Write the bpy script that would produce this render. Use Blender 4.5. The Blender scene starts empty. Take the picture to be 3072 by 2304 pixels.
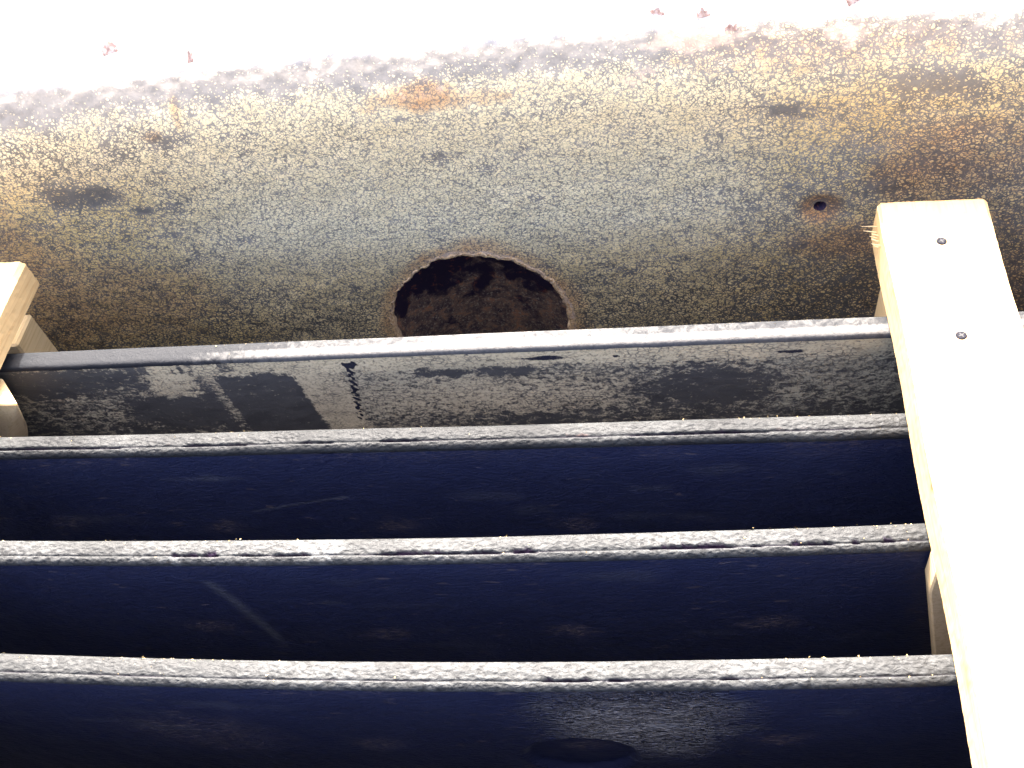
import bpy, bmesh, math, random
import numpy as np
from mathutils import Vector, Matrix

scene = bpy.context.scene
# ------------------------------------------------------------------ camera
cam_d = bpy.data.cameras.new('camera'); cam = bpy.data.objects.new('camera', cam_d)
scene.collection.objects.link(cam); scene.camera = cam
cam_d.sensor_width = 36; cam_d.lens = 36.0; cam_d.clip_start = 0.01; cam_d.clip_end = 800
cam.matrix_world = Matrix(((0.98934, 0.036425, 0.140997, 0),
                           (0.057108, 0.793619, -0.60573, 0),
                           (-0.133961, 0.607324, 0.783078, 0.59),
                           (0, 0, 0, 1)))
# ------------------------------------------------------------------ light
SUN_EL, SUN_AZ = math.radians(47), math.radians(-10)      # azimuth from +Y towards +X
world = bpy.data.worlds.new('World'); scene.world = world; world.use_nodes = True
wn = world.node_tree; wn.nodes.clear()
sky = wn.nodes.new('ShaderNodeTexSky'); sky.sky_type = 'NISHITA'; sky.sun_disc = False
sky.sun_elevation = SUN_EL; sky.sun_rotation = SUN_AZ
sky.air_density = 0.4; sky.dust_density = 9.0; sky.ozone_density = 0.3
bg = wn.nodes.new('ShaderNodeBackground'); bg.inputs[1].default_value = 0.15
wo = wn.nodes.new('ShaderNodeOutputWorld')
wn.links.new(sky.outputs[0], bg.inputs[0]); wn.links.new(bg.outputs[0], wo.inputs[0])
sl = bpy.data.lights.new('sun', 'SUN'); sl.energy = 2.0; sl.angle = math.radians(0.5); sl.color = (1, 0.97, 0.93)
so = bpy.data.objects.new('sun', sl); scene.collection.objects.link(so)
sd = Vector((math.sin(SUN_AZ) * math.cos(SUN_EL), math.cos(SUN_AZ) * math.cos(SUN_EL), math.sin(SUN_EL)))
so.rotation_euler = sd.to_track_quat('Z', 'Y').to_euler(); so.location = (0, 3, 5)
vs = scene.view_settings
vs.view_transform = 'Standard'; vs.look = 'None'; vs.gamma = 1.0; vs.use_curve_mapping = False
vs.exposure = 3.65

# ------------------------------------------------------------------ helpers
rng = np.random.RandomState(4); random.seed(4)
C = scene.collection

def tag(o, label=None, cat=None, group=None, kind=None):
    if label: o['label'] = label
    if cat: o['category'] = cat
    if group: o['group'] = group
    if kind: o['kind'] = kind
    return o

def empty(name, loc=(0, 0, 0)):
    o = bpy.data.objects.new(name, None); o.location = loc; o.empty_display_size = 0.05
    C.objects.link(o); return o

def link(name, me, mat, parent=None, smooth=False):
    o = bpy.data.objects.new(name, me); C.objects.link(o)
    if mat: me.materials.append(mat)
    if smooth: me.polygons.foreach_set('use_smooth', np.ones(len(me.polygons), bool))
    if parent:
        o.parent = parent
        if parent.parent:
            o.matrix_parent_inverse = Matrix.Translation(-parent.parent.location - parent.location) if False else Matrix.Identity(4)
            o.location = -parent.parent.location - parent.location
        else:
            o.location = -parent.location
    return o

def mesh_np(name, V, F, attrs=None):
    me = bpy.data.meshes.new(name)
    V = np.asarray(V, np.float32); F = np.asarray(F, np.int32)
    n = F.shape[1]
    me.vertices.add(len(V)); me.vertices.foreach_set('co', V.ravel())
    me.loops.add(F.size); me.loops.foreach_set('vertex_index', F.ravel())
    me.polygons.add(len(F)); me.polygons.foreach_set('loop_start', np.arange(0, F.size, n, dtype=np.int32))
    me.polygons.foreach_set('loop_total', np.full(len(F), n, np.int32))
    me.update(calc_edges=True)
    for k, a in (attrs or {}).items():
        at = me.color_attributes.new(k, 'FLOAT_COLOR', 'POINT')
        at.data.foreach_set('color', np.asarray(a, np.float32).ravel())
    return me

def grid_faces(nu, nv):
    i, j = np.meshgrid(np.arange(nu - 1), np.arange(nv - 1), indexing='ij')
    a = i * nv + j
    return np.stack([a, a + nv, a + nv + 1, a + 1], -1).reshape(-1, 4)

def h2(ix, iy, seed):
    n = (ix.astype(np.int64) * 374761393 + iy.astype(np.int64) * 668265263 + seed * 974711) & 0xffffffff
    n = ((n ^ (n >> 13)) * 1274126177) & 0xffffffff
    return ((n ^ (n >> 16)) & 0xffff) / 65535.0

def vnoise(x, y, seed=0):
    ix, iy = np.floor(x), np.floor(y); fx, fy = x - ix, y - iy
    fx = fx * fx * (3 - 2 * fx); fy = fy * fy * (3 - 2 * fy)
    a, b = h2(ix, iy, seed), h2(ix + 1, iy, seed); c, d = h2(ix, iy + 1, seed), h2(ix + 1, iy + 1, seed)
    return (a + (b - a) * fx) * (1 - fy) + (c + (d - c) * fx) * fy

def fbm(x, y, s, seed=0, octv=4, gain=0.55):
    t = 0; a = 1; w = 0
    for k in range(octv):
        t = t + a * vnoise(x / s, y / s, seed + k * 17); w += a; a *= gain; s /= 2.03
    return t / w * 2 - 1          # about -1..1

def sst(a, b, x):
    t = np.clip((x - a) / (b - a), 0, 1); return t * t * (3 - 2 * t)

def blob(x, y, cx, cy, rx, ry, soft=0.5, warp=0.35, seed=1, s=0.02):
    if max(rx, ry) < .045: s = max(rx, ry) * .8; warp = warp * 1.9
    d = np.sqrt(((x - cx) / rx) ** 2 + ((y - cy) / ry) ** 2) + warp * fbm(x, y, s, seed)
    return 1 - sst(1 - soft, 1 + soft, d)

# ------------------------------------------------------------------ node helper
class NT:
    def __init__(s, name):
        s.m = bpy.data.materials.new(name); s.m.use_nodes = True; s.t = s.m.node_tree; s.t.nodes.clear()
        s.out = s.n('ShaderNodeOutputMaterial'); s.b = s.n('ShaderNodeBsdfPrincipled')
        s.l(s.b.outputs[0], s.out.inputs[0]); s.tc = s.n('ShaderNodeTexCoord').outputs['Object']
    def n(s, k, **kw):
        nd = s.t.nodes.new(k)
        for a, v in kw.items(): setattr(nd, a, v)
        return nd
    def l(s, a, b): s.t.links.new(a, b)
    def put(s, sock, v):
        if hasattr(v, 'is_output') or isinstance(v, bpy.types.NodeSocket): s.l(v, sock)
        else: sock.default_value = v
    def mapping(s, scale, rot=(0, 0, 0), src=None):
        m = s.n('ShaderNodeMapping'); s.l(src or s.tc, m.inputs[0]); m.inputs['Scale'].default_value = scale
        m.inputs['Rotation'].default_value = rot; return m.outputs[0]
    def noise(s, scale, detail=3, rough=0.55, dist=0.0, vec=None):
        n = s.n('ShaderNodeTexNoise'); s.l(vec or s.tc, n.inputs['Vector'])
        n.inputs['Scale'].default_value = scale; n.inputs['Detail'].default_value = detail
        n.inputs['Roughness'].default_value = rough; n.inputs['Distortion'].default_value = dist
        return n.outputs['Fac']
    def noisec(s, scale, detail=2, vec=None):
        n = s.n('ShaderNodeTexNoise'); s.l(vec or s.tc, n.inputs['Vector'])
        n.inputs['Scale'].default_value = scale; n.inputs['Detail'].default_value = detail
        return n.outputs['Color']
    def voro(s, scale, feature='DISTANCE_TO_EDGE', vec=None, out='Distance'):
        n = s.n('ShaderNodeTexVoronoi', feature=feature); s.l(vec or s.tc, n.inputs['Vector'])
        n.inputs['Scale'].default_value = scale; return n.outputs[out]
    def math(s, op, a, b=0.0, c=0.0, clamp=False):
        n = s.n('ShaderNodeMath', operation=op); n.use_clamp = clamp
        s.put(n.inputs[0], a); s.put(n.inputs[1], b); s.put(n.inputs[2], c); return n.outputs[0]
    def warp(s, amp, scale, src=None):
        v = src or s.tc
        c = s.noisec(scale, 2, v)
        sub = s.n('ShaderNodeVectorMath', operation='SUBTRACT'); s.l(c, sub.inputs[0]); sub.inputs[1].default_value = (.5, .5, .5)
        sc = s.n('ShaderNodeVectorMath', operation='SCALE'); s.l(sub.outputs[0], sc.inputs[0]); sc.inputs['Scale'].default_value = amp
        ad = s.n('ShaderNodeVectorMath', operation='ADD'); s.l(sc.outputs[0], ad.inputs[0]); s.l(v, ad.inputs[1])
        return ad.outputs[0]
    def ramp(s, v, a, b, lo=0.0, hi=1.0, smooth=True):
        n = s.n('ShaderNodeMapRange'); n.clamp = True
        if smooth: n.interpolation_type = 'SMOOTHSTEP'
        s.put(n.inputs['Value'], v); s.put(n.inputs['From Min'], a); s.put(n.inputs['From Max'], b)
        n.inputs['To Min'].default_value = lo; n.inputs['To Max'].default_value = hi; return n.outputs[0]
    def mix(s, f, a, b, mode='MIX'):
        n = s.n('ShaderNodeMix', data_type='RGBA', blend_type=mode)
        s.put(n.inputs[0], f)
        for i, v in ((6, a), (7, b)):
            if isinstance(v, tuple): v = (*v, 1) if len(v) == 3 else v
            s.put(n.inputs[i], v)
        return n.outputs[2]
    def attr(s, name):
        n = s.n('ShaderNodeAttribute', attribute_name=name); sp = s.n('ShaderNodeSeparateColor')
        s.l(n.outputs['Color'], sp.inputs[0]); return sp.outputs[0], sp.outputs[1], sp.outputs[2], n.outputs['Alpha']
    def bump(s, h, strength=0.5, dist=0.001, prev=None):
        n = s.n('ShaderNodeBump'); n.inputs['Strength'].default_value = strength; n.inputs['Distance'].default_value = dist
        s.l(h, n.inputs['Height'])
        if prev: s.l(prev, n.inputs['Normal'])
        return n.outputs[0]
    def done(s, col, rough, normal=None, spec=0.5, coat=None):
        s.put(s.b.inputs['Base Color'], (*col, 1) if isinstance(col, tuple) else col)
        s.put(s.b.inputs['Roughness'], rough); s.put(s.b.inputs['Specular IOR Level'], spec)
        if normal: s.l(normal, s.b.inputs['Normal'])
        if coat: s.put(s.b.inputs['Coat Weight'], coat); s.b.inputs['Coat Roughness'].default_value = 0.2
        return s.m

# ------------------------------------------------------------------ materials
def mat_crazed():
    """old bituminous coating crazed into cream / ochre islands; attributes: a=(cover, ochre, film), r=(rust, dark, pink)"""
    t = NT('crazed_coating')
    cov, och, film, dck = t.attr('a'); rust, dark, pink, _ = t.attr('r')
    w = t.warp(0.0030, 330); w = t.warp(0.006, 60, w)
    st = t.mapping((0.85, 1.0, 1.12), src=w)
    e1 = t.voro(370, vec=st); e2 = t.voro(170, vec=st)
    e = t.math('MINIMUM', e1, t.math('MULTIPLY', e2, 1.7))
    nz = t.noise(420, 3, 0.6); nb = t.noise(38, 4, 0.6); nm = t.noise(120, 3, 0.6)
    # threshold: low cover -> wide cracks
    c2 = t.math('ADD', cov, t.math('MULTIPLY', t.math('SUBTRACT', nb, 0.5), 0.5))
    c2 = t.math('ADD', c2, t.math('MULTIPLY', t.math('SUBTRACT', nm, 0.5), 0.5))
    c2 = t.math('SUBTRACT', c2, t.math('MULTIPLY', dark, 0.75))
    thr = t.ramp(c2, 0.0, 1.0, 0.36, 0.05, smooth=False)
    v = t.math('ADD', e, t.math('MULTIPLY', t.math('SUBTRACT', nz, 0.5), 0.42))
    isl = t.ramp(t.math('SUBTRACT', v, thr), -0.05, 0.07)
    grain = t.noise(900, 2, 0.6)
    ochm = t.math('ADD', och, t.math('MULTIPLY', t.math('SUBTRACT', nb, 0.5), 0.5), clamp=True)
    cream = t.mix(grain, (0.66, 0.55, 0.31), (0.82, 0.71, 0.44))
    ochre = t.mix(nm, (0.52, 0.36, 0.12), (0.76, 0.58, 0.26))
    ic = t.mix(ochm, cream, ochre)
    rm = t.math('ADD', t.math('MULTIPLY', rust, .85), t.math('MULTIPLY', t.math('SUBTRACT', nm, 0.5), 0.9), clamp=True)
    rm = t.math('MULTIPLY', rm, t.ramp(rust, 0.02, 0.2))
    ic = t.mix(rm, ic, t.mix(grain, (0.42, 0.19, 0.06), (0.62, 0.35, 0.15)))
    base = t.mix(nb, (0.035, 0.034, 0.032), (0.085, 0.080, 0.070))
    base = t.mix(t.math('MULTIPLY', film, t.ramp(nm, 0.25, 0.7, 0.6, 1.0)), base, (0.30, 0.275, 0.23))
    base = t.mix(t.math('MULTIPLY', rm, 0.8), base, (0.16, 0.10, 0.06))
    col = t.mix(isl, base, ic)
    # opaque rust / pinkish flaked areas, dark worn areas
    pk = t.ramp(t.math('ADD', pink, t.math('MULTIPLY', t.math('SUBTRACT', nm, 0.5), 1.6)), 0.35, 0.95)
    pk = t.math('MULTIPLY', pk, t.ramp(pink, 0.02, 0.2))
    col = t.mix(t.math('MULTIPLY', pk, t.ramp(isl, 0, 1, .55, .85)), col, t.mix(nm, (0.54, 0.33, 0.20), (0.72, 0.58, 0.44)))
    dk = t.ramp(t.math('ADD', dark, t.math('MULTIPLY', t.math('SUBTRACT', nm, 0.5), 1.1)), 0.42, 0.62)
    dk = t.math('MULTIPLY', dk, t.ramp(dark, 0.02, 0.2))
    col = t.mix(t.math('MULTIPLY', dk, 0.35), col, (0.028, 0.030, 0.034))
    col = t.mix(dck, col, t.mix(nb, (0.60, 0.60, 0.61), (0.66, 0.66, 0.66)))
    h = t.math('ADD', t.math('MULTIPLY', isl, 1.0), t.math('MULTIPLY', grain, 0.3))
    nrm = t.bump(h, 0.5, 0.0006); nrm = t.bump(nb, 0.5, 0.0035, nrm)
    return t.done(col, t.ramp(isl, 0, 1, 0.42, 0.75), nrm, spec=0.4)

def mat_web_mottled():
    """grey scraped coating; a = (light, tan, black)"""
    t = NT('scraped_coating')
    li, tn, bk, _ = t.attr('a')
    w = t.warp(0.006, 90); st = t.mapping((0.6, 1, 1.2), src=w)
    n1 = t.noise(210, 4, 0.7, vec=st); n2 = t.noise(45, 4, 0.6, vec=st); n3 = t.noise(480, 3, 0.6)
    e = t.voro(260, vec=st)
    m = t.math('ADD', li, t.math('MULTIPLY', t.math('SUBTRACT', n1, 0.5), 2.6))
    m = t.math('ADD', m, t.math('MULTIPLY', t.math('SUBTRACT', n2, 0.5), 0.6))
    m = t.math('ADD', m, t.math('MULTIPLY', t.math('SUBTRACT', n3, 0.5), 1.1))
    f = t.ramp(m, 0.25, 0.85)
    darkc = t.mix(n2, (0.036, 0.034, 0.032), (0.10, 0.092, 0.075))
    lc = t.mix(tn, t.mix(n1, (0.23, 0.215, 0.145), (0.43, 0.39, 0.26)), t.mix(n3, (0.40, 0.31, 0.17), (0.66, 0.55, 0.34)))
    col = t.mix(f, darkc, lc)
    ck = t.math('MULTIPLY', t.ramp(e, 0.02, 0.13, 1, 0), t.ramp(n2, .42, .6, 0, .75))
    col = t.mix(ck, col, darkc)
    col = t.mix(t.ramp(n3, .35, .5, .35, 0), col, darkc)
    bm = t.ramp(t.math('ADD', bk, t.math('MULTIPLY', t.math('SUBTRACT', n3, 0.5), 0.5)), 0.42, 0.58)
    col = t.mix(bm, col, (0.013, 0.013, 0.02))
    nrm = t.bump(n3, 0.35, 0.0007); nrm = t.bump(f, 0.4, 0.0008, nrm); nrm = t.bump(n2, 0.4, 0.003, nrm)
    return t.done(col, 0.5, nrm, spec=0.4)

def mat_tar(name='tar_coating', wr=0.0):
    """black tar paint on beam tops; a = (crack, rust, grey)"""
    t = NT(name)
    cr, ru, gr, _ = t.attr('a')
    st = t.mapping((0.75, 1.25, 1.0), rot=(0, 0, 0.35))
    n1 = t.noise(240, 3, 0.55, dist=0.6, vec=st); n2 = t.noise(60, 3, 0.5); n3 = t.noise(700, 2, 0.6)
    v = t.voro(330, 'SMOOTH_F1', vec=st)
    base = t.mix(n2, (0.012, 0.0125, 0.013), (0.030, 0.031, 0.031))
    g = t.math('MULTIPLY', gr, t.ramp(t.math('ADD', n1, t.math('MULTIPLY', n3, 0.4)), 0.45, 0.85))
    col = t.mix(g, base, (0.078, 0.081, 0.080))
    rr = t.ramp(t.math('ADD', ru, t.math('MULTIPLY', t.math('SUBTRACT', n1, 0.5), 0.9)), 0.45, 0.8)
    rr = t.math('MULTIPLY', rr, t.ramp(ru, 0.02, 0.2))
    col = t.mix(rr, col, (0.075, 0.045, 0.038))
    col = t.mix(cr, col, (0.012, 0.008, 0.016))
    h = t.math('ADD', t.math('MULTIPLY', n1, 1.0), t.math('MULTIPLY', v, 0.9))
    nrm = t.bump(h, 0.8, 0.0016); nrm = t.bump(n3, 0.4, 0.0005, nrm); nrm = t.bump(n2, 0.4, 0.003, nrm)
    return t.done(col, t.math('ADD', t.ramp(n2, 0.3, 0.7, 0.42, 0.58), t.math('MULTIPLY', cr, 0.5)), nrm, spec=t.math('SUBTRACT', 0.05, t.math('MULTIPLY', cr, 0.045)))

def mat_webdark():
    """glossy black tar on the webs; a = (scuff and rim highlight, wrinkle, bare)"""
    t = NT('black_web_tar')
    sc, wrk, bare, _ = t.attr('a')
    st = t.mapping((0.35, 1, 1.6), rot=(0, 0.06, 0)); n1 = t.noise(230, 3, 0.6, vec=st); n2 = t.noise(25, 3, 0.5)
    n3 = t.noise(600, 2, 0.6, vec=st)
    sp = t.ramp(t.noise(150, 2, 0.5, vec=st), 0.69, 0.73)
    col = t.mix(n2, (0.009, 0.012, 0.036), (0.015, 0.020, 0.047))
    col = t.mix(t.math('MULTIPLY', sc, t.ramp(n3, 0.3, 0.7, 0.3, 1.0)), col, (0.085, 0.09, 0.095))
    col = t.mix(t.math('MULTIPLY', sp, 0.35), col, (0.14, 0.11, 0.09))
    col = t.mix(t.math('MULTIPLY', bare, t.ramp(n3, 0.5, 0.62)), col, (0.15, 0.12, 0.11))
    wv = t.mapping((1, 1, 2.6), rot=(0, 0.12, 0), src=t.warp(0.01, 40)); rip = t.ramp(t.noise(170, 2, 0.5, dist=0.8, vec=wv), .3, .7)
    h = t.math('ADD', t.math('MULTIPLY', rip, wrk), t.math('MULTIPLY', n1, 0.025))
    nrm = t.bump(h, 1.0, 0.012); nrm = t.bump(n2, 0.3, 0.004, nrm)
    return t.done(col, t.math('ADD', 0.42, t.math('MULTIPLY', wrk, -0.30)), nrm, spec=t.math('ADD', 0.3, t.math('MULTIPLY', wrk, 0.9)))

def mat_wood(name, c1, c2, seed=0, knots=0.0):
    t = NT(name)
    st = t.mapping((1, 0.045, 1)); st = t.warp(0.0016, 45, st)
    off = t.n('ShaderNodeVectorMath', operation='ADD'); t.l(st, off.inputs[0]); off.inputs[1].default_value = (seed * .37, seed * .11, seed * .23)
    n1 = t.noise(330, 3, 0.6, vec=off.outputs[0]); n2 = t.noise(90, 3, 0.5, vec=off.outputs[0]); n3 = t.noise(14, 2, 0.5)
    ring = t.ramp(t.math('ABSOLUTE', t.math('SUBTRACT', t.math('FRACT', t.math('MULTIPLY', n2, 7.0)), 0.5)), 0.0, 0.22, 1.0, 0.0)
    col = t.mix(n1, c1, c2); col = t.mix(t.math('MULTIPLY', ring, 0.35), col, (c1[0] * .72, c1[1] * .6, c1[2] * .45))
    col = t.mix(t.ramp(n3, 0.5, 0.75, 0, 0.3), col, (c1[0] * .85, c1[1] * .72, c1[2] * .55))
    k, s2, s3, _ = t.attr('k')
    col = t.mix(t.math('MULTIPLY', k, t.ramp(n1, 0.2, 0.6, 0.6, 1)), col, (0.16, 0.065, 0.035))
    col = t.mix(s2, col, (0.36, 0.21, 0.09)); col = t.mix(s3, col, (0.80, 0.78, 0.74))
    nrm = t.bump(n1, 0.35, 0.0005)
    return t.done(col, 0.62, nrm, spec=0.3)

def mat_simple(name, c1, c2, scale, rough=0.6, bump=0.3, dist=0.001, spec=0.5, metal=0.0, thr=None):
    t = NT(name); n = t.noise(scale, 4, 0.6); f = t.ramp(n, *(thr or (0.3, 0.7)))
    t.b.inputs['Metallic'].default_value = metal
    return t.done(t.mix(f, c1, c2), rough, t.bump(n, bump, dist), spec)

def mat_inner():
    t = NT('flaking_rusty_liner')
    w = t.warp(0.02, 40); w = t.warp(0.004, 300, w)
    n1 = t.noise(34, 4, 0.55, vec=w); n2 = t.noise(95, 5, 0.75, vec=w); n3 = t.noise(420, 3, 0.6)
    sx = t.n('ShaderNodeSeparateXYZ'); t.l(t.tc, sx.inputs[0])
    up = t.ramp(sx.outputs[2], -0.225, -0.130, 0.0, 1.0, smooth=False)      # scale left higher, flaked off lower; shade above and light below put in too
    m1 = t.ramp(t.math('SUBTRACT', n1, t.math('MULTIPLY', up, 0.34)), 0.29, 0.43)
    bare = t.mix(t.ramp(n2, 0.35, 0.65), (0.085, 0.062, 0.075), (0.36, 0.25, 0.18))
    bare = t.mix(t.ramp(n2, 0.52, 0.68, 0, .8), bare, (0.60, 0.26, 0.12))
    bare = t.mix(t.ramp(n3, 0.56, 0.66, 0, .8), bare, (0.55, 0.48, 0.36))
    scale_ = t.mix(t.ramp(n2, 0.57, 0.68), (0.030, 0.020, 0.050), (0.26, 0.09, 0.06))
    h = t.math('ADD', t.math('MULTIPLY', m1, -1.0), t.math('MULTIPLY', n2, 0.5))
    return t.done(t.mix(m1, scale_, bare), 0.7, t.bump(h, 0.7, 0.0015), 0.3)  # scale_ and bare also carry the shade above and light below

def mat_rim():
    t = NT('rusty_cut_edge')
    n1 = t.noise(380, 4, 0.65); n2 = t.noise(70, 3, 0.6)
    c = t.mix(t.ramp(n1, 0.35, 0.65), (0.46, 0.26, 0.11), (0.78, 0.58, 0.34))
    c = t.mix(t.ramp(n2, 0.45, 0.6), c, t.mix(n1, (0.40, 0.26, 0.16), (0.62, 0.46, 0.30)))
    return t.done(c, 0.8, t.bump(n1, 0.6, 0.001), 0.2)

M_craze, M_web1, M_tar, M_webd, M_inner, M_rim = mat_crazed(), mat_web_mottled(), mat_tar(), mat_webdark(), mat_inner(), mat_rim()
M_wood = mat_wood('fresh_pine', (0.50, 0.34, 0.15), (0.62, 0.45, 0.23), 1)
M_wood2 = mat_wood('pine_offcut', (0.58, 0.42, 0.20), (0.72, 0.54, 0.30), 5)
M_screw = mat_simple('screw_steel', (0.008, 0.008, 0.010), (0.02, 0.02, 0.026), 900, 0.8, spec=0.04)
M_slot = mat_simple('screw_slot', (0.01, 0.01, 0.012), (0.03, 0.03, 0.03), 900, 0.8)
M_dust = mat_simple('sawdust', (0.45, 0.30, 0.12), (0.62, 0.46, 0.22), 500, 0.9)
M_flake = mat_simple('lifted_paint', (0.30, 0.17, 0.13), (0.55, 0.45, 0.40), 260, 0.7)
M_ground = mat_simple('gravel_ground', (0.19, 0.175, 0.145), (0.27, 0.25, 0.21), 30, 0.95, 0.5, 0.01)
M_floor = mat_simple('hold_floor_steel', (0.015, 0.015, 0.018), (0.035, 0.033, 0.03), 20, 0.6, 0.4, 0.004)
M_stamp = mat_simple('stamp_ink', (0.05, 0.03, 0.12), (0.07, 0.05, 0.16), 300, 0.9)

# ------------------------------------------------------------------ setting
g = link('ground', mesh_np('ground', [(-300, -300, -.40), (300, -300, -.40), (300, 300, -.40), (-300, 300, -.40)], [(0, 1, 2, 3)]), M_ground)
tag(g, kind='structure')
fl = link('hull_floor', mesh_np('hull_floor', [(-1.6, -.02, -.35), (1.4, -.02, -.35), (1.4, .80, -.35), (-1.6, .80, -.35)], [(0, 1, 2, 3)]), M_floor)
tag(fl, kind='structure')

# ------------------------------------------------------------------ big coated wall with rounded top
WY, WR, ZC, ZB = 0.645, 0.08, 0.086, -0.34
HX, HZ, HRX, HRZ = -0.167, -0.150, 0.086, 0.097
BX, BZ, BR = 0.138, -0.018, 0.0052
def bow(x): return -0.0715 * (x + 0.09) ** 2 if not isinstance(x, np.ndarray) else -0.0715 * (x + 0.09) ** 2
def wall_yz(s):
    """profile: s = arc length (z up to ZC, then round the bend, then the deck)"""
    s = np.asarray(s, float)
    a = np.clip((s - ZC) / WR, 0, math.pi / 2)
    d = np.clip(s - ZC - WR * math.pi / 2, 0, None)
    y = WY + WR * (1 - np.cos(a)) + d
    z = np.where(s < ZC, s, ZC + WR * np.sin(a)) + d * 0.02
    return y, z, a
wall = empty('steel_tank', (-0.1, 0.70, -0.34))
tag(wall, 'huge steel tank side with crazed cream and ochre coating and a round cut hole', 'tank')
xs = np.concatenate([np.arange(-1.3, -0.75, .006), np.arange(-0.75, 0.45, .002), np.arange(0.45, 1.0, .006)])
ss = np.concatenate([np.arange(ZB, -0.20, .006), np.arange(-0.20, 0.34, .002), np.arange(0.34, 0.5, .01), [0.6, 0.9, 1.6, 3.0]])
X, S = np.meshgrid(xs, ss, indexing='ij')
ang = np.arctan2((S - HZ) / HRZ, (X - HX) / HRX)
def hole_r(a):
    c, s_ = np.cos(a), np.sin(a)
    return 1 + 0.024 * fbm(c * 1.0, s_ * 1.0, 0.25, 5) + 0.026 * fbm(c, s_, 0.07, 9, 3)
q = np.sqrt(((X - HX) / HRX) ** 2 + ((S - HZ) / HRZ) ** 2)
hr = hole_r(ang)
near = np.abs(q - hr) < 0.0012 / HRX * 1.0
inside = q < hr
# snap vertices just inside / outside onto the cut edge
snap = np.abs(q - hr) < 0.0013 / HRZ
Xs = np.where(snap, HX + HRX * hr * np.cos(ang), X); Ss = np.where(snap, HZ + HRZ * hr * np.sin(ang), S)
q2 = np.hypot(X - BX, S - BZ); a2 = np.arctan2(S - BZ, X - BX)
snap2 = np.abs(q2 - BR) < 0.0012
Xs = np.where(snap2, BX + BR * np.cos(a2), Xs); Ss = np.where(snap2, BZ + BR * np.sin(a2), Ss)
kill = (inside & ~snap) | ((q2 < BR) & ~snap2)
Y, Z, A = wall_yz(Ss)
lump = 0.0022 * fbm(Xs, Ss, .06, 3) + 0.0007 * fbm(Xs, Ss, .012, 8, 3)
top = sst(.10, .16, Ss)
lump = lump + top * (0.0013 * fbm(Xs * .5, Ss, .018, 21, 4) + 0.0009 * fbm(Xs, Ss, .006, 33, 3))
lump = lump * (1 - 0.9 * np.exp(-((q - 1) / 0.15) ** 2))
dent = blob(Xs, Ss, BX, BZ, .016, .012, .6, .1)                 # sunk funnel round the small bolt hole
lump = lump - 0.004 * dent * (q2 > BR * 0.5)
Yf = Y - lump * np.cos(A) + bow(Xs); Zf = Z + lump * np.sin(A)
V = np.stack([Xs, Yf, Zf], -1).reshape(-1, 3)
F = grid_faces(len(xs), len(ss)); kf = kill.ravel()
F = F[~(kf[F].any(1))]
x, s = Xs, Ss
n_lo = fbm(x, s, .12, 41)
cov = 0.97 + 0.10 * n_lo
cov = cov - 0.16 * sst(-0.03, -0.17, s + 0.03 * fbm(x, s, .05, 44)) * (0.75 + 0.25 * sst(-.02, .1, x)) 
cov = cov - 0.04 * blob(x, s, -.50, -.06, .16, .11, .6) - 0.12 * blob(x, s, .30, -.10, .16, .14, .6)
cov = cov + 0.06 * blob(x, s, -.16, .03, .17, .09, .6) - .12 * sst(.0, .2, x)
cov = cov - 0.50 * sst(.118, .138, s + .015 * fbm(x, s, .02, 43)) * (1 - .5 * sst(.0, .1, x))
film = 0.22 + 0.56 * sst(-0.14, -0.02, s) * (1 - 0.6 * sst(-.33, -.5, x)) * (1 - 0.5 * sst(.02, .2, x)) + 0.30 * sst(.09, .13, s)
film = film + .8 * sst(.112, .13, s); film = film + 0.2 * fbm(x, s, .05, 51) * sst(-.08, .02, s)
hring = np.exp(-((q - 1.05) / 0.05) ** 2); cov = cov + .5 * hring
och = 0.05 + 0.95 * sst(-.32, -.50, x + .05 * fbm(x, s, .08, 60)) * sst(.10, .04, s) + 0.70 * sst(-.02, .22, x + .05 * fbm(x, s, .06, 61)) * sst(.14, .08, s)
och = och + 0.60 * sst(.0, -.09, s) + 0.35 * blob(x, s, .14, .05, .06, .05)
rust = 0.45 * blob(x, s, -.60, .00, .06, .05, .7) + 0.40 * blob(x, s, .30, .01, .09, .05, .7) + 0.5 * blob(x, s, .22, .03, .05, .03, .7) \
    + 0.7 * blob(x, s, .17, -.055, .05, .018, .7) + 0.6 * blob(x, s, .30, -.12, .1, .07, .7) + 0.45 * blob(x, s, -.52, -.08, .1, .05, .7)
rust = rust + 0.9 * blob(x, s, -.175, .115, .030, .010, .6, .5, 70) + 0.5 * blob(x, s, -.11, .112, .02, .007, .6, .5, 71) \
    + 0.55 * blob(x, s, .13, .135, .10, .018, .7, .5, 72) + 0.6 * blob(x, s, -.395, .105, .008, .005, .6) + 0.6 * blob(x, s, -.37, .12, .004, .016, .6)
ring = np.exp(-(np.clip(q - 1.0 - .06 * (1 + fbm(x, s, .03, 78)), 0, 9) / (0.07 + .08 * sst(.2, .9, np.cos(ang - .7)))) ** 2) * (0.55 + .4 * fbm(x, s, .02, 77))
ring2 = np.exp(-((q2 - .010) / 0.0075) ** 2)
rust = rust + 1.25 * ring + 1.1 * ring2
dark = 0.6 * blob(x, s, -.478, .052, .030, .012, .6, .6, 80) + 0.75 * blob(x, s, -.43, .03, .02, .008, .6, .6, 81) \
    + 0.8 * blob(x, s, .10, .085, .018, .006, .6, .6, 82) + 0.5 * blob(x, s, .20, .10, .03, .012, .6, .6, 83) \
    + 0.6 * blob(x, s, -.385, .10, .014, .006, .6, .6, 84) + 0.30 * sst(.128, .142, s + .012 * fbm(x, s, .02, 85)) * sst(.162, .148, s + .010 * fbm(x, s, .015, 86)) * (x < .08)
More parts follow.
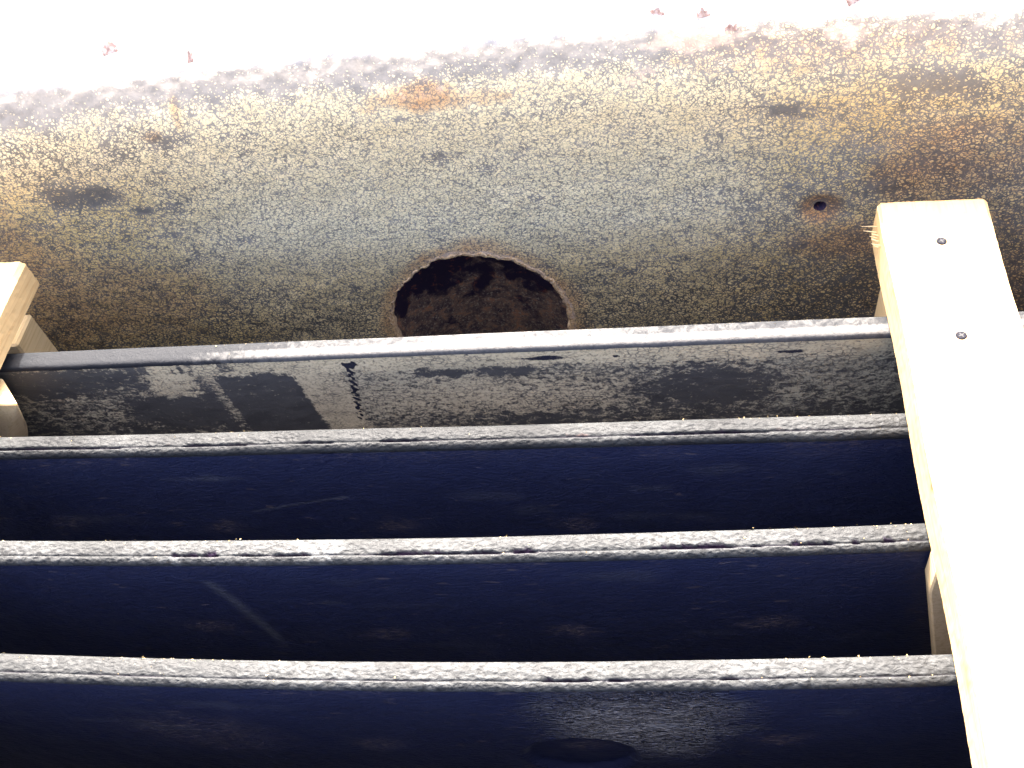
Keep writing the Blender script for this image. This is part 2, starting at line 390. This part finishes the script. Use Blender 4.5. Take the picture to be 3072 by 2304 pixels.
for k in range(26):
    cx, cs = rng.uniform(-.6, .33), rng.uniform(-.1, .11)
    dark = dark + rng.uniform(.3, .55) * blob(x, s, cx, cs, rng.uniform(.003, .012), rng.uniform(.002, .006), .6, .5, 90 + k)
pink = .85 * np.exp(-((q - 1.045) / .035) ** 2) * sst(-.1, .6, np.cos(ang - .8)) + 0.95 * blob(x, s, .030, .142, .038, .012, .6, .5, 120) + .85 * blob(x, s, .145, .142, .02, .010, .6, .5, 121) \
    + .5 * blob(x, s, -.175, .118, .022, .006, .6, .5, 122) + .6 * blob(x, s, .0, .118, .02, .010, .6, .5, 123)
deck = sst(.140, .165, s)
film = np.maximum(film, deck * 1.0)
cov = cov + .2 * deck; dark = dark * (1 - deck); rust = rust * (1 - .6 * deck)
aa = np.stack([np.clip(cov, 0, 1.4), np.clip(och * (1 - deck), 0, 1), np.clip(film, 0, 1.0), np.clip(sst(.147, .162, s + .003 * fbm(x, s, .012, 46)), 0, 1)], -1)
rr = np.stack([np.clip(rust, 0, 1), np.clip(dark, 0, 1), np.clip(pink, 0, 1), np.ones_like(x)], -1)
me = mesh_np('shell', V, F, {'a': aa, 'r': rr})
link('shell', me, M_craze, wall, True)

# hole rim: ground bevel and plate thickness
NA = 360
th = np.linspace(0, 2 * math.pi, NA, endpoint=False)
rad = hole_r(th)
prof = [(1.00, .012), (0.990, .0065), (0.995, .002), (1.006, .0002), (1.018, -.0004), (1.030, -.0002), (1.045, .0012)]
Vr = []
for i, t_ in enumerate(th):
    wide = 0.9 + 1.5 * max(0, math.cos(t_ - math.radians(42)))
    for k, (m, yo) in enumerate(prof):
        mm = m if m <= 1.0 else 1 + (m - 1) * wide * 0.62
        r = rad[i] * mm * (1 + .006 * math.sin(k * 3 + i * .7) + .010 * random.uniform(-1, 1) * (k > 1))
        xx = HX + HRX * r * math.cos(t_); zz = HZ + HRZ * r * math.sin(t_)
        Vr.append((xx, WY + yo + bow(xx), zz))
Fr = [(i * 7 + k, ((i + 1) % NA) * 7 + k, ((i + 1) % NA) * 7 + k + 1, i * 7 + k + 1) for i in range(NA) for k in range(6)]
tag(link('hole_rim', mesh_np('hole_rim', Vr, Fr), M_rim, wall, True), 'rusty torch cut rim of the round hole')
# liner behind the hole: upright half pipe with a lid
U = np.linspace(-math.pi / 2, math.pi / 2, 90); zz = np.linspace(-.345, .06, 160)
UU, ZZ = np.meshgrid(U, zz, indexing='ij'); RX = .108
lx = HX + RX * np.sin(UU); ly = WY + .012 + .085 * np.cos(UU) + .0012 * fbm(UU * .1, ZZ, .03, 7) + bow(lx)
Vi = np.stack([lx, ly, ZZ], -1).reshape(-1, 3)
link('inner_liner', mesh_np('inner_liner', Vi, grid_faces(90, 160)), M_inner, wall, True)
lid = [(HX + RX * math.sin(u) * 1.02, WY + .008 + .092 * math.cos(u), .058) for u in U]
me = bpy.data.meshes.new('liner_lid'); me.from_pydata(lid, [], [tuple(range(90))]); link('liner_lid', me, M_inner, wall)
# bolt hole sleeve
Vb = []; 
for i in range(40):
    t_ = i * math.pi / 20
    for m, yo in ((1.35, .0038), (1.02, .0050), (.95, .012), (.9, .03)):
        Vb.append((BX + BR * m * math.cos(t_), WY + yo + bow(BX), BZ + BR * m * math.sin(t_)))
Fb = [(i * 4 + k, ((i + 1) % 40) * 4 + k, ((i + 1) % 40) * 4 + k + 1, i * 4 + k + 1) for i in range(40) for k in range(3)]
tag(link('bolt_hole', mesh_np('bolt_hole', Vb, Fb), M_inner, wall, True), 'small empty bolt hole with rusty funnel')
Vp = [(BX + .02 * a, WY + .03 + bow(BX), BZ + .02 * b) for a, b in ((-1, -1), (1, -1), (1, 1), (-1, 1))]
link('bolt_hole_backing', mesh_np('bolt_hole_backing', Vp, [(0, 1, 2, 3)]), M_slot, wall)

# lifted paint flakes along the bend
def flake(cx, cs, wdt, hgt, lift, rot):
    n = 7; vs_ = []
    base_y, base_z, a_ = wall_yz(cs)
    for i in range(n):
        for j in range(4):
            u = (i / (n - 1) - .5) * wdt; v_ = (j / 3) * hgt * (0.7 + .3 * math.sin(i * 2.1 + cx * 50) + .2 * random.random())
            uu = u * math.cos(rot) - v_ * math.sin(rot); vv = u * math.sin(rot) + v_ * math.cos(rot)
            y_, z_, aa_ = wall_yz(cs + vv)
            l = .0012 + lift * (j / 3) ** 2 * (1 - (2 * i / (n - 1) - 1) ** 2 * .7)
            vs_.append((cx + uu, float(y_) - l * math.cos(aa_) + bow(cx), float(z_) + l * math.sin(aa_)))
    me = mesh_np('paint_flake', vs_, grid_faces(n, 4)); o = link('paint_flake', me, M_flake, wall)
    md = o.modifiers.new('thick', 'SOLIDIFY'); md.thickness = .0006
for f_ in ((-.418, .172, .013, .010, .006, .3), (-.352, .158, .005, .012, .004, .1), (-.23, .20, .005, .004, .002, 0),
           (.008, .160, .012, .006, .004, -.2), (.043, .157, .010, .006, .004, .2), (.062, .146, .009, .005, .003, 0),
           (.15, .160, .012, .006, .003, .5), (.19, .196, .014, .006, .002, .1), (-.16, .235, .012, .006, .002, .1), (-.21, .228, .012, .006, .002, 0)):
    flake(*f_)

# ------------------------------------------------------------------ beams
PATH = [(-.0024, -.0041, .5073), (.0106, -.0022, .4211), (.0420, .0156, .3322), (.0591, .0161, .2454), (.0680, .0161, .1560)]
def by(k, x_): a_, b_, c_ = PATH[k]; return a_ * x_ * x_ + b_ * x_ + c_
XB = np.concatenate([np.arange(-.95, -.62, .006), np.arange(-.62, .32, .0016), np.arange(.32, .75, .006)])
P_TAR = [(8, -14), (3.5, -10.5), (.6, -8), (0, -5.5), (.1, -3.4), (.7, -1.9), (1.8, -.9), (3.2, -.35), (5, -.05), (7, .1), (9, .05), (10.6, -.1), (11.8, -.25),
         (12.5, -.6), (12.9, -1.2), (13.2, -1.25), (13.6, -.95), (14.4, -.95), (15.3, -1.35), (16.3, -2.0), (17.2, -3.0), (17.8, -4.4), (17.7, -6.2), (16.9, -8.0), (15.6, -9.6), (15, -12)]
P_GREY = [(8, -14), (3, -9), (.3, -6), (0, -3), (.3, -1.1), (1.2, -.3), (3, 0), (5.2, 0), (7.4, 0), (8.8, -.08), (9.6, -.12), (10.8, -.15), (12.6, -.22), (14.6, -.5), (15.9, -1.0), (16.7, -1.9), (17, -3), (17, -4.2), (17, -5.4)]
beams = []
LBL = ['pale grey weathered steel beam nearest the coated tank, with scraped mottled face',
       'black tarred steel beam just in front of the pale grey beam, thin dark rim crack',
       'black tarred steel beam whose coating is split in ragged gaps beside a pale chipped patch',
       'black tarred steel beam with broad pebbled top and wrinkled face, lowest one in view',
       'unseen tarred steel beam below the lower picture edge, added to shade the lowest web']
def cracks(k, x_):
    """list of open splits (x0, x1) along the rim"""
    L = {1: [(-.52, -.40), (-.35, -.30), (-.26, -.235), (-.20, -.17), (-.02, .075)],
         2: [(-.335, -.315), (-.313, -.30), (-.285, -.268), (-.262, -.235), (-.19, -.105), (-.098, -.082), (-.01, .045), (.055, .062), (.078, .105), (.117, .121), (.135, .143)],
         3: [(-.075, -.045), (-.036, -.02), (.03, .04)]}.get(k, [])
    m = np.zeros_like(x_)
    for a_, b_ in L:
        mid, hw = (a_ + b_) / 2, (b_ - a_) / 2
        m = np.maximum(m, np.clip((1 - np.abs(x_ - mid) / hw) * 4, 0, 1))
    return m
for k in range(5):  # last beam lies out of view, added to shade the fourth beam's face
    b = empty('steel_beam', (-.1, PATH[k][2], -.35))
    tag(b, LBL[k], 'steel beam', 'parallel steel beams across the well', kind='thing')
    prof = np.array(P_GREY if k == 0 else P_TAR) / 1000
    XX, PI_ = np.meshgrid(XB, np.arange(len(prof)), indexing='ij')
    d, z = prof[PI_, 0], prof[PI_, 1]
    topm = (PI_ > 5) & (PI_ < len(prof) - 4)
    amp = .00012 if k == 0 else .00016
    z = z + topm * (amp * 1.6 * fbm(XX, d, .016, 200 + k) + amp * fbm(XX, d, .005, 210 + k, 2)) + .0006 * fbm(XX, XX * 0, .12, 220 + k, 2)
    d = d + .0004 * fbm(XX, d, .02, 230 + k) * (d > .012)
    attr = np.zeros(XX.shape + (4,)); attr[..., 3] = 1
    attr[..., 2] = (.25, .12, .34, .38, .4)[k] + .45 * fbm(XX, d, .05, 240 + k)
    if k:
        cm = cracks(k, XX)
        rag = .5 + .5 * fbm(XX, d * 0, .004, 250 + k, 3) + .4 * fbm(XX, d * 0, .012, 251 + k, 2)
        wid = cm * np.clip(rag + .25 * fbm(XX, d * 0, .0025, 253 + k, 2) - .15, 0, 2) * (2.2 if k == 2 else 1.1)            # mm of opened split
        edge = np.clip((d * 1000 - (13.2 - wid * 1.9)) / .25, 0, 1) * np.clip((13.7 - d * 1000) / .4, 0, 1) * (cm > 0)
        z = z - edge * .0016
        attr[..., 0] = np.clip(edge * 1.0 + .55 * ((PI_ == 14) | (PI_ == 15)) * sst(-.2, .4, fbm(XX, d * 0, .03, 260 + k)), 0, 1)
        lip = np.clip(1 - np.abs(d * 1000 - (11.6 - wid)) / 1.3, 0, 1) * cm
        z = z + lip * .0007
        ru = 0 * XX
        for cx_, w_, v_ in {1: [(-.365, .02, .5), (-.33, .03, .4), (-.055, .02, .9), (.02, .03, .6), (.1, .04, .7)],
                            2: [(-.315, .03, .45), (-.255, .008, .7), (.108, .012, .4), (.12, .008, .6), (.14, .005, .5), (-.38, .03, .3)],
                            3: [(-.058, .015, .5), (-.09, .008, .6), (-.1, .01, .4)]}.get(k, []):
            ru = ru + v_ * np.exp(-((XX - cx_) / w_) ** 2) * np.exp(-((d * 1000 - 12) / 3.5) ** 2)
        attr[..., 1] = np.clip(ru * .62, 0, 1)
        if k == 2:
            attr[..., 2] = attr[..., 2] + .9 * blob(XX, d, -.232, .007, .016, .008, .4, .3) + .9 * blob(XX, d, -.335, .0155, .008, .002, .4) + .9 * blob(XX, d, -.225, .016, .006, .003, .5)
    else:
        lt = .25 + .75 * sst(-.42, -.25, XX) + .25 * fbm(XX, d, .03, 270)
        lt = .62 * sst(-.40, -.27, XX) + .15 * fbm(XX, d, .03, 270) + .35 * sst(.0075, .0095, d) * sst(-.42, -.34, XX) + .25 * blob(XX, d, -.13, .010, .09, .05, .7) - .12 * (d < .008)  # left end darkened for the left rail's shadow, front strip lightened as a highlight
        attr[..., 2] = lt
        attr[..., 1] = .3 * blob(XX, d, -.09, .012, .03, .004, .6)
    V = np.stack([XX, by(k, XX) - d, z], -1).reshape(-1, 3)
    attr[..., 2] = np.clip(attr[..., 2], 0, 1)
    mat = M_tar
    if k == 0:
        t = NT('weathered_grey_top'); cr, ru_, gr, _ = t.attr('a')
        n1 = t.noise(150, 4, 0.65, dist=.8); n2 = t.noise(420, 3, .6); n3 = t.noise(38, 3, .5)
        f = t.ramp(t.math('ADD', gr, t.math('MULTIPLY', t.math('SUBTRACT', n1, .5), 1.5)), .25, 1.0)
        c = t.mix(f, (.020, .021, .023), t.mix(n2, (.045, .045, .047), (.12, .118, .11)))
        c = t.mix(t.ramp(t.math('ADD', ru_, t.math('MULTIPLY', t.math('SUBTRACT', n1, .5), .8)), .4, .7), c, (.3, .2, .12))
        mat = t.done(c, .55, t.bump(n1, .5, .0010, t.bump(n2, .5, .0006)), .05)
    link('top_flange', mesh_np('top_flange', V, grid_faces(len(XB), len(prof)), {'a': attr}), mat, b, True)
    # web
    xw = np.concatenate([np.arange(-.95, -.62, .006), np.arange(-.62, .32, .002), np.arange(.32, .75, .006)])
    zw = np.concatenate([np.arange(-.0052 if k == 0 else -.0118, -.19, -.002), np.arange(-.19, -.35, -.01), [-.35]])
    XX, ZW = np.meshgrid(xw, zw, indexing='ij')
    dd = .017 if k == 0 else .015
    off = .0016 * fbm(XX, ZW, .09, 300 + k) * sst(-.012, -.03, ZW) + .0004 * fbm(XX, ZW, .01, 310 + k, 2) * sst(-.012, -.02, ZW)
    attr = np.zeros(XX.shape + (4,)); attr[..., 3] = 1
    x, s = XX, ZW
    if k == 0:
        u = x + .11 * s                                              # marks lean with the sheet edges
        li = .52 + .14 * fbm(x, s, .05, 320) + .55 * sst(-.028, -.012, s + .008 * fbm(x, s, .012, 321)) * sst(-.42, -.40, x)
        li = li - .55 * blob(x, s, -.50, -.022, .085, .018, .5, .4, 322)                     # dark upper left
        li = li + .45 * blob(x, s, -.398, -.026, .030, .016, .25, .3, 323, .01)               # pale tan patch
        li = li - .55 * blob(x, s, -.40, -.065, .045, .022, .4, .5, 324)
        li = li - .8 * ((u > -.357) & (u < -.292)).astype(float) * sst(-.018, -.026, s + .006 * fbm(x, s, .01, 325))
        li = li - .6 * np.exp(-((u + .372) / .004) ** 2)
        li = li + .75 * sst(-.291, -.287, u + .0015 * fbm(x, s, .006, 326)) * sst(-.250, -.262, u)
        li = li + .15 * sst(-.26, -.24, u) * sst(-.1, -.2, u)
        li = li - .55 * blob(x, s, -.168, -.028, .018, .006, .5, .4, 327) - .7 * blob(x, s, -.112, -.028, .020, .006, .5, .4, 328)
        li = li + .22 * blob(x, s, -.10, -.055, .08, .022, .4, .3, 329)
        li = li - .50 * blob(x, s, .035, -.055, .055, .022, .5, .5, 330) - .2 * sst(-.07, -.09, s)
        li = li + .10 * blob(x, s, .14, -.05, .06, .05, .5)
        li = li - .7 * ((s > -.016) & (fbm(x, s * 0, .006, 331, 2) > .05)) * sst(-.44, -.42, x) * sst(-.33, -.34, x)
        tn = .60 + .4 * sst(-.03, -.015, s) + .8 * blob(x, s, -.39, -.028, .05, .016, .5) + .7 * ((u > -.292) & (u < -.25)) + .2 * fbm(x, s, .04, 333)
        tn = tn + .35 * blob(x, s, -.11, -.055, .1, .03, .6) - .5 * sst(.06, .1, x)
        bk = 0
        # weld drips: chain of black blobs
        r3 = random.Random(8)
        for i in range(34):
            f_ = i / 33; cx_ = -.2395 - .0085 * f_ + .0022 * math.sin(i * 1.9); cz_ = -.014 - .072 * f_
            bk = bk + 1.0 * blob(x, s, cx_, cz_, r3.uniform(.0016, .0030) * (1 - .4 * f_), r3.uniform(.0010, .0019), .5, .2)
        bk = bk + .9 * blob(x, s, -.2385, -.013, .006, .004, .4) + .62 * blob(x, s, -.10, -.0135, .035, .0022, .7, .8) + .6 * blob(x, s, .10, -.016, .012, .003, .5, .5) + .6 * blob(x, s, -.03, -.014, .004, .002, .5)
        attr[..., 0] = np.clip(li, 0, 1); attr[..., 1] = np.clip(tn, 0, 1); attr[..., 2] = np.clip(bk, 0, 1)
    else:
        sc = 0 * x; wr = 0.03 + 0 * x; bare = .25 * sst(-.035, -.012, s) * sst(-.1, .4, fbm(x, s, .05, 340 + k))
        if k == 2:
            t_ = (s + .032) / -.126; cx_ = -.322 + .019 * t_ + .006 * np.sin(t_ * 2.5)
            sc = np.exp(-((x - cx_) / .0045) ** 2) * sst(0, .06, t_) * sst(1.0, .7, t_) * .7
        if k == 1:
            t_ = (x + .334) / .096
            sc = np.exp(-((s + .094 - .022 * t_) / .0009) ** 2) * sst(0, .1, t_) * sst(1, .9, t_) * 1.0
        if k == 3:
            wr = wr + 1.0 * blob(x, s, -.020, -.060, .050, .055, .75, .3, 350)
            bare = bare + .5 * blob(x, s, -.33, -.10, .05, .03, .6)
            bulge = blob(x, s, -.062, -.135, .038, .034, .12, .02, 351)
            rim_highlight = np.exp(-((np.hypot((x + .062) / .038, (s + .135) / .034) - 1.02) / .035) ** 2) * sst(-.03, -.07, x) * (s > -.135)
            sc = sc + .7 * rim_highlight  # pale arc painted on the bulge edge as a highlight
            off = off + .005 * bulge
            wr = wr * (1 - .95 * bulge)
        for cx_, cz_ in {1: [(-.492, -.108), (-.356, -.116), (-.218, -.119), (-.068, -.118)], 2: [(-.351, -.110), (-.215, -.124), (-.069, -.119), (.073, -.110)], 3: [(-.205, -.115), (.072, -.098), (-.058, -.125)]}.get(k, []):
            bare = bare + .7 * blob(x, s, cx_, cz_, .016, .009, .7, .4, 700 + k)
        for q_ in range(14):
            sc = sc + rng.uniform(.1, .35) * blob(x, s, rng.uniform(-.6, .15), rng.uniform(-.15, -.03), rng.uniform(.004, .03), rng.uniform(.001, .006), .8, .6, 600 + q_ + 20 * k)
        attr[..., 0] = np.clip(sc, 0, 1); attr[..., 1] = np.clip(wr, 0, 1); attr[..., 2] = np.clip(bare, 0, 1)
    V = np.stack([XX, by(k, XX) - dd + off, ZW], -1).reshape(-1, 3)
    link('web', mesh_np('web', V, grid_faces(len(xw), len(zw)), {'a': attr}), M_web1 if k == 0 else M_webd, b, True)
    # back face of the web, so the beam has thickness
    Vk = [(xx_, by(k, xx_) - .008, zz_) for xx_ in xw[::12] for zz_ in (-.0135, -.35)]
    n_ = len(xw[::12])
    aw = np.zeros((len(Vk), 4)); aw[:, 3] = 1
    link('web_back', mesh_np('web_back', Vk, grid_faces(n_, 2), {'a': aw}), M_webd, b)
    beams.append(b)

# ------------------------------------------------------------------ timber
def plank(name, P0, P1, w, h, mat, parent, seg=90, chamfer=.0022, kfn=None, taper=0.0, side='x'):
    """board from P0 to P1 (centre of the top face), width w across, h deep; worn arrises"""
    P0, P1 = Vector(P0), Vector(P1); ax = (P1 - P0); L = ax.length; ax.normalize()
    up = Vector((0, 0, 1)) if side == 'x' else Vector((0, 1, 0))
    right = ax.cross(up).normalized(); up = right.cross(ax).normalized()
    c = chamfer; hw = w / 2
    sec = []
    def line(a, b_, n):
        for i in range(n): f_ = i / n; sec.append((a[0] + (b_[0] - a[0]) * f_, a[1] + (b_[1] - a[1]) * f_))
    line((-hw + c, 0), (hw - c, 0), 28); line((hw - c, 0), (hw, -c), 3); line((hw, -c), (hw, -h + c), 12); line((hw, -h + c), (hw - c, -h), 2)
    line((hw - c, -h), (-hw + c, -h), 6); line((-hw + c, -h), (-hw, -h + c), 2); line((-hw, -h + c), (-hw, -c), 12); line((-hw, -c), (-hw + c, 0), 3)
    n = len(sec); sec = np.array(sec)
    T = np.linspace(0, 1, seg) ; VV = np.zeros((seg, n, 3)); K = np.zeros((seg, n, 4)); K[..., 3] = 1
    for i, t_ in enumerate(T):
        e = .0010 * max(0, 1 - t_ * L / .0015) if t_ * L < .0015 else 0
        for j in range(n):
            u, v_ = sec[j]
            edge = 1.0 if (abs(abs(u) - hw) < c * 1.1) else .25
            wob = .00022 * edge * (h2(np.array(i // 2), np.array(j // 3), int(w * 9999)) - .5) + .0007 * math.sin(t_ * L * 31 + u * 20)
            uu, v2 = u * (1 - e / hw) + wob, v_ - e * (1 if v_ > -h / 2 else -1)
            a0 = (h2(np.array(j), np.array(3), 5) - .5) * .0008 if i == 0 else 0
            p = P0 + ax * (t_ * L + a0) + right * uu + up * v2
            VV[i, j] = p
            if kfn: K[i, j, :3] = kfn(t_ * L, u, v_)
    V = VV.reshape(-1, 3).tolist(); K = K.reshape(-1, 4).tolist()
    F = [(i * n + j, i * n + (j + 1) % n, (i + 1) * n + (j + 1) % n, (i + 1) * n + j) for i in range(seg - 1) for j in range(n)]
    me = bpy.data.meshes.new(name); me.from_pydata(V, [], F + [tuple(range(n))[::-1], tuple((seg - 1) * n + j for j in range(n))])
    at = me.color_attributes.new('k', 'FLOAT_COLOR', 'POINT'); at.data.foreach_set('color', np.array(K, np.float32).ravel())
    o = link(name, me, mat, parent)
    bm = bmesh.new(); bm.from_mesh(me); bmesh.ops.recalc_face_normals(bm, faces=bm.faces); bm.to_mesh(me); bm.free()
    return o

def gsp(x_, c_, w_): return math.exp(-((x_ - c_) / w_) ** 2)
# right rail: top face left arris (.169,.56)->(.160,.17), right arris (.244,.587)->(.240,.458)
RT = .037
fr = empty('timber_frame', (.20, .38, 0)); tag(fr, 'pale new timber rail with two screws, lying over the beams at the right', 'timber frame', 'timber frames laid across the beams')
def k_right(l, u, v_):
    k_ = s2 = s3 = 0
    if v_ > -.002:
        k_ = .8 * gsp(l, .0, .0) if False else 0
        k_ += .8 * gsp(l, .200, .0035) * gsp(u, .016 - .0, .0022) + .45 * gsp(l, .213, .012) * gsp(u, .0165, .0012)
        k_ += .55 * gsp(l, .013, .004) * gsp(u, -.004, .0012) + .6 * gsp(l, .016, .003) * gsp(u, -.020, .0014)
        k_ += .35 * gsp(l, .022, .03) * gsp(u, .001 + (l - .02) * .1, .0006)
        s2 += .55 * (l < .0245) + .35 * gsp(l, .0245, .0007) + .4 * gsp(l, .073, .002) * gsp(u, .004, .002) + .45 * gsp(l, .076, .003) * gsp(u, -.012, .003)  # tan painted on the board end for the tank's shadow; rest are stains
    else:
        k_ += .9 * gsp(l, .245, .003) * gsp(v_, -.005, .004) + .5 * gsp(l, .36, .012) * gsp(v_, -.014, .005)
    return k_, s2, s3
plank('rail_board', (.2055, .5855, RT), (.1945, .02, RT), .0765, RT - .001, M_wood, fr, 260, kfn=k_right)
# post between tank and grey beam, slanting post between third and fourth beams
def box(name, pts, mat, parent, bev=.0012):
    bm = bmesh.new()
    for p in pts: bm.verts.new(p)
    bmesh.ops.convex_hull(bm, input=bm.verts[:])
    bmesh.ops.dissolve_limit(bm, angle_limit=.02, verts=bm.verts[:], edges=bm.edges[:])
    bmesh.ops.bevel(bm, geom=bm.edges[:], offset=bev, segments=1, affect='EDGES')
    bmesh.ops.triangulate(bm, faces=bm.faces[:]); bmesh.ops.subdivide_edges(bm, edges=bm.edges[:], cuts=3, use_grid_fill=True)
    me = bpy.data.meshes.new(name); bm.to_mesh(me); bm.free()
    at = me.color_attributes.new('k', 'FLOAT_COLOR', 'POINT')
    co = np.zeros(len(me.vertices) * 3, np.float32); me.vertices.foreach_get('co', co); co = co.reshape(-1, 3)
    K = np.zeros((len(co), 4), np.float32); K[:, 3] = 1
    at.data.foreach_set('color', K.ravel())
    return link(name, me, mat, parent), co
def cuboid(x0, x1, y0, y1, z0, z1): return [(a, b_, c) for a in (x0, x1) for b_ in (y0, y1) for c in (z0, z1)]
o, co = box('post', cuboid(.181, .236, .548, .582, -.34, -.0015), M_wood2, fr)
K = np.zeros((len(co), 4), np.float32); K[:, 3] = 1
K[:, 0] = .9 * np.exp(-((co[:, 0] - .190) / .006) ** 2 - ((co[:, 2] + .050) / .014) ** 2)
K[:, 1] = .8 * np.exp(-((co[:, 0] - .196) / .01) ** 2 - ((co[:, 2] + .08) / .02) ** 2)
o.data.color_attributes['k'].data.foreach_set('color', K.ravel())
box('post', [(.1630, .300, -.0012), (.1637, .300, -.0273), (.1827, .300, -.119), (.2, .300, -.2), (.1630, .317, -.0012), (.1637, .317, -.0273), (.1827, .317, -.119), (.2, .317, -.2), (.236, .300, -.0012), (.236, .317, -.0012), (.236, .300, -.2), (.236, .317, -.2)], M_wood2, fr)
# screws
def screw(px, py, rot):
    me = bpy.data.meshes.new('screw'); bm = bmesh.new(); r = .0037; rings = []
    for rr_, zz_ in ((r, 0), (r, .0004), (r * .86, .00075), (r * .5, .0007), (0, .00066)):
        if rr_: rings.append([bm.verts.new((px + rr_ * math.cos(i * math.pi / 12), py + rr_ * math.sin(i * math.pi / 12), RT + zz_ - .0001)) for i in range(24)])
        else: c = bm.verts.new((px, py, RT + zz_))
    for a_, b_ in zip(rings, rings[1:]):
        for i in range(24): bm.faces.new((a_[i], a_[(i + 1) % 24], b_[(i + 1) % 24], b_[i]))
    for i in range(24): bm.faces.new((rings[-1][i], rings[-1][(i + 1) % 24], c))
    bm.to_mesh(me); bm.free(); so_ = link('screw', me, M_screw, fr, True)
    bm = bmesh.new()
    for q_ in (0, math.pi / 2):
        ca, sa = math.cos(rot + q_), math.sin(rot + q_)
        vs_ = []
        for a_, b_ in ((-.0021, -.00028), (-.0005, -.00055), (.0005, -.00055), (.0021, -.00028), (.0021, .00028), (.0005, .00055), (-.0005, .00055), (-.0021, .00028)):
            vs_.append(bm.verts.new((px + a_ * ca - b_ * sa, py + a_ * sa + b_ * ca, RT + .00085 + .00003 * (q_ > 1))))
        bm.faces.new(vs_)
    me = bpy.data.meshes.new('cross_slot'); bm.to_mesh(me); bm.free()
    s_ = bpy.data.objects.new('cross_slot', me); me.materials.append(M_slot); C.objects.link(s_); s_.parent = so_
screw(.2045, .5425, .35); screw(.2005, .4545, .5)
# torn splinters at the sawn end
for i in range(7):
    y0 = .573 - .0035 * i; ln = random.uniform(.006, .012); ang_ = math.radians(random.uniform(150, 190) - i * 5)
    z0 = RT - .012 - .003 * (i % 3); wv_ = .0007
    tip = (.1672 + ln * math.cos(ang_), y0 + ln * math.sin(ang_) * .5 + .003, z0 - .002)
    pts = [(.1680, y0 - wv_, z0), (.1680, y0 + wv_, z0), (.1680, y0, z0 + wv_ * 1.6), tip, (tip[0], tip[1] + .0004, tip[2]), (tip[0] + .0005, tip[1], tip[2] + .0005)]
    bm = bmesh.new(); [bm.verts.new(p) for p in pts]; bmesh.ops.convex_hull(bm, input=bm.verts[:])
    me = bpy.data.meshes.new('splinter'); bm.to_mesh(me); bm.free()
    at = me.color_attributes.new('k', 'FLOAT_COLOR', 'POINT'); at.data.foreach_set('color', np.tile([0, 0, 0, 1], len(me.vertices)).astype(np.float32)); link('splinter', me, M_wood2, fr)
# ink stroke of a grade stamp near the bottom end
bm = bmesh.new()
for cx_, cy_, w_, h_ in ((.181, .1775, .0045, .0007), (.1785, .1765, .0006, .0035), (.1835, .1775, .0006, .0022)):
    vs_ = [bm.verts.new((cx_ + a_ * w_, cy_ + b_ * h_, RT + .0011)) for a_, b_ in ((-.5, -.5), (.5, -.5), (.5, .5), (-.5, .5))]
    bm.faces.new(vs_)
me = bpy.data.meshes.new('ink_stamp'); bm.to_mesh(me); bm.free(); link('ink_stamp', me, M_stamp, fr)

# left frame
fl_ = empty('timber_frame', (-.56, .4, 0)); tag(fl_, 'pale timber rail with chipped corner and knotty posts beneath, cut off by the left edge', 'timber frame', 'timber frames laid across the beams')
def k_left(l, u, v_):
    c = gsp(l, .0, .012) * gsp(u, .0385, .007) * gsp(v_, -.010, .011)
    k_ = .7 * gsp(l, .060, .002) * gsp(u, .0385, .004) * gsp(v_, -.003, .002)
    return k_, .12, min(1, 1.5 * c)
plank('rail_board', (-.5585, .576, .038), (-.5555, .02, .038), .077, .031, M_wood, fl_, 260, chamfer=.0035, kfn=k_left)
box('post', cuboid(-.640, -.5690, .560, .598, -.34, -.050), M_wood2, fl_, .002)
o, co = box('post', [(-.530, .487, -.0066), (-.5012, .455, -.001), (-.5437, .487, -.0723), (-.551, .487, -.088), (-.535, .455, -.0418), (-.62, .455, -.16), (-.63, .487, -.18), (-.60, .455, -.0005), (-.60, .487, -.0005)], M_wood2, fl_, .001)
K = np.zeros((len(co), 4), np.float32); K[:, 3] = 1
K[:, 0] = .6 * np.exp(-((co[:, 0] + .532) / .005) ** 2 - ((co[:, 2] + .055) / .008) ** 2) + .5 * np.exp(-((co[:, 0] + .52) / .004) ** 2 - ((co[:, 2] + .02) / .01) ** 2)
o.data.color_attributes['k'].data.foreach_set('color', K.ravel())

# sawdust
vs_, fs_ = [], []
rs = random.Random(3)
for i in range(220):
    k = rs.choice([0, 1, 1, 2, 2, 2, 3, 3, 3, 3])
    xx_ = rs.choice([rs.uniform(-.55, .16), rs.uniform(.05, .16), rs.gauss(-.32, .03)])
    d_ = rs.choice([rs.uniform(.0005, .004), rs.uniform(.0005, .003), rs.uniform(.002, .016)]); r_ = rs.uniform(.0002, .00065) * (1.6 if rs.random() < .08 else 1)
    c_ = Vector((xx_, by(k, xx_) - d_, .0003 + (-.001 if d_ < .002 else 0) + r_ * .3)); b0 = len(vs_)
    for q_ in range(4): vs_.append(c_ + Vector((rs.uniform(-1, 1), rs.uniform(-1, 1), rs.uniform(-.6, 1))) * r_ * 1.3)
    fs_ += [(b0, b0 + 1, b0 + 2), (b0, b0 + 2, b0 + 3), (b0, b0 + 3, b0 + 1), (b0 + 1, b0 + 3, b0 + 2)]
me = bpy.data.meshes.new('sawdust'); me.from_pydata([tuple(v) for v in vs_], [], fs_)
o = link('sawdust', me, M_dust)
tag(o, 'yellow sawdust crumbs scattered along the beam tops', 'sawdust', kind='stuff')
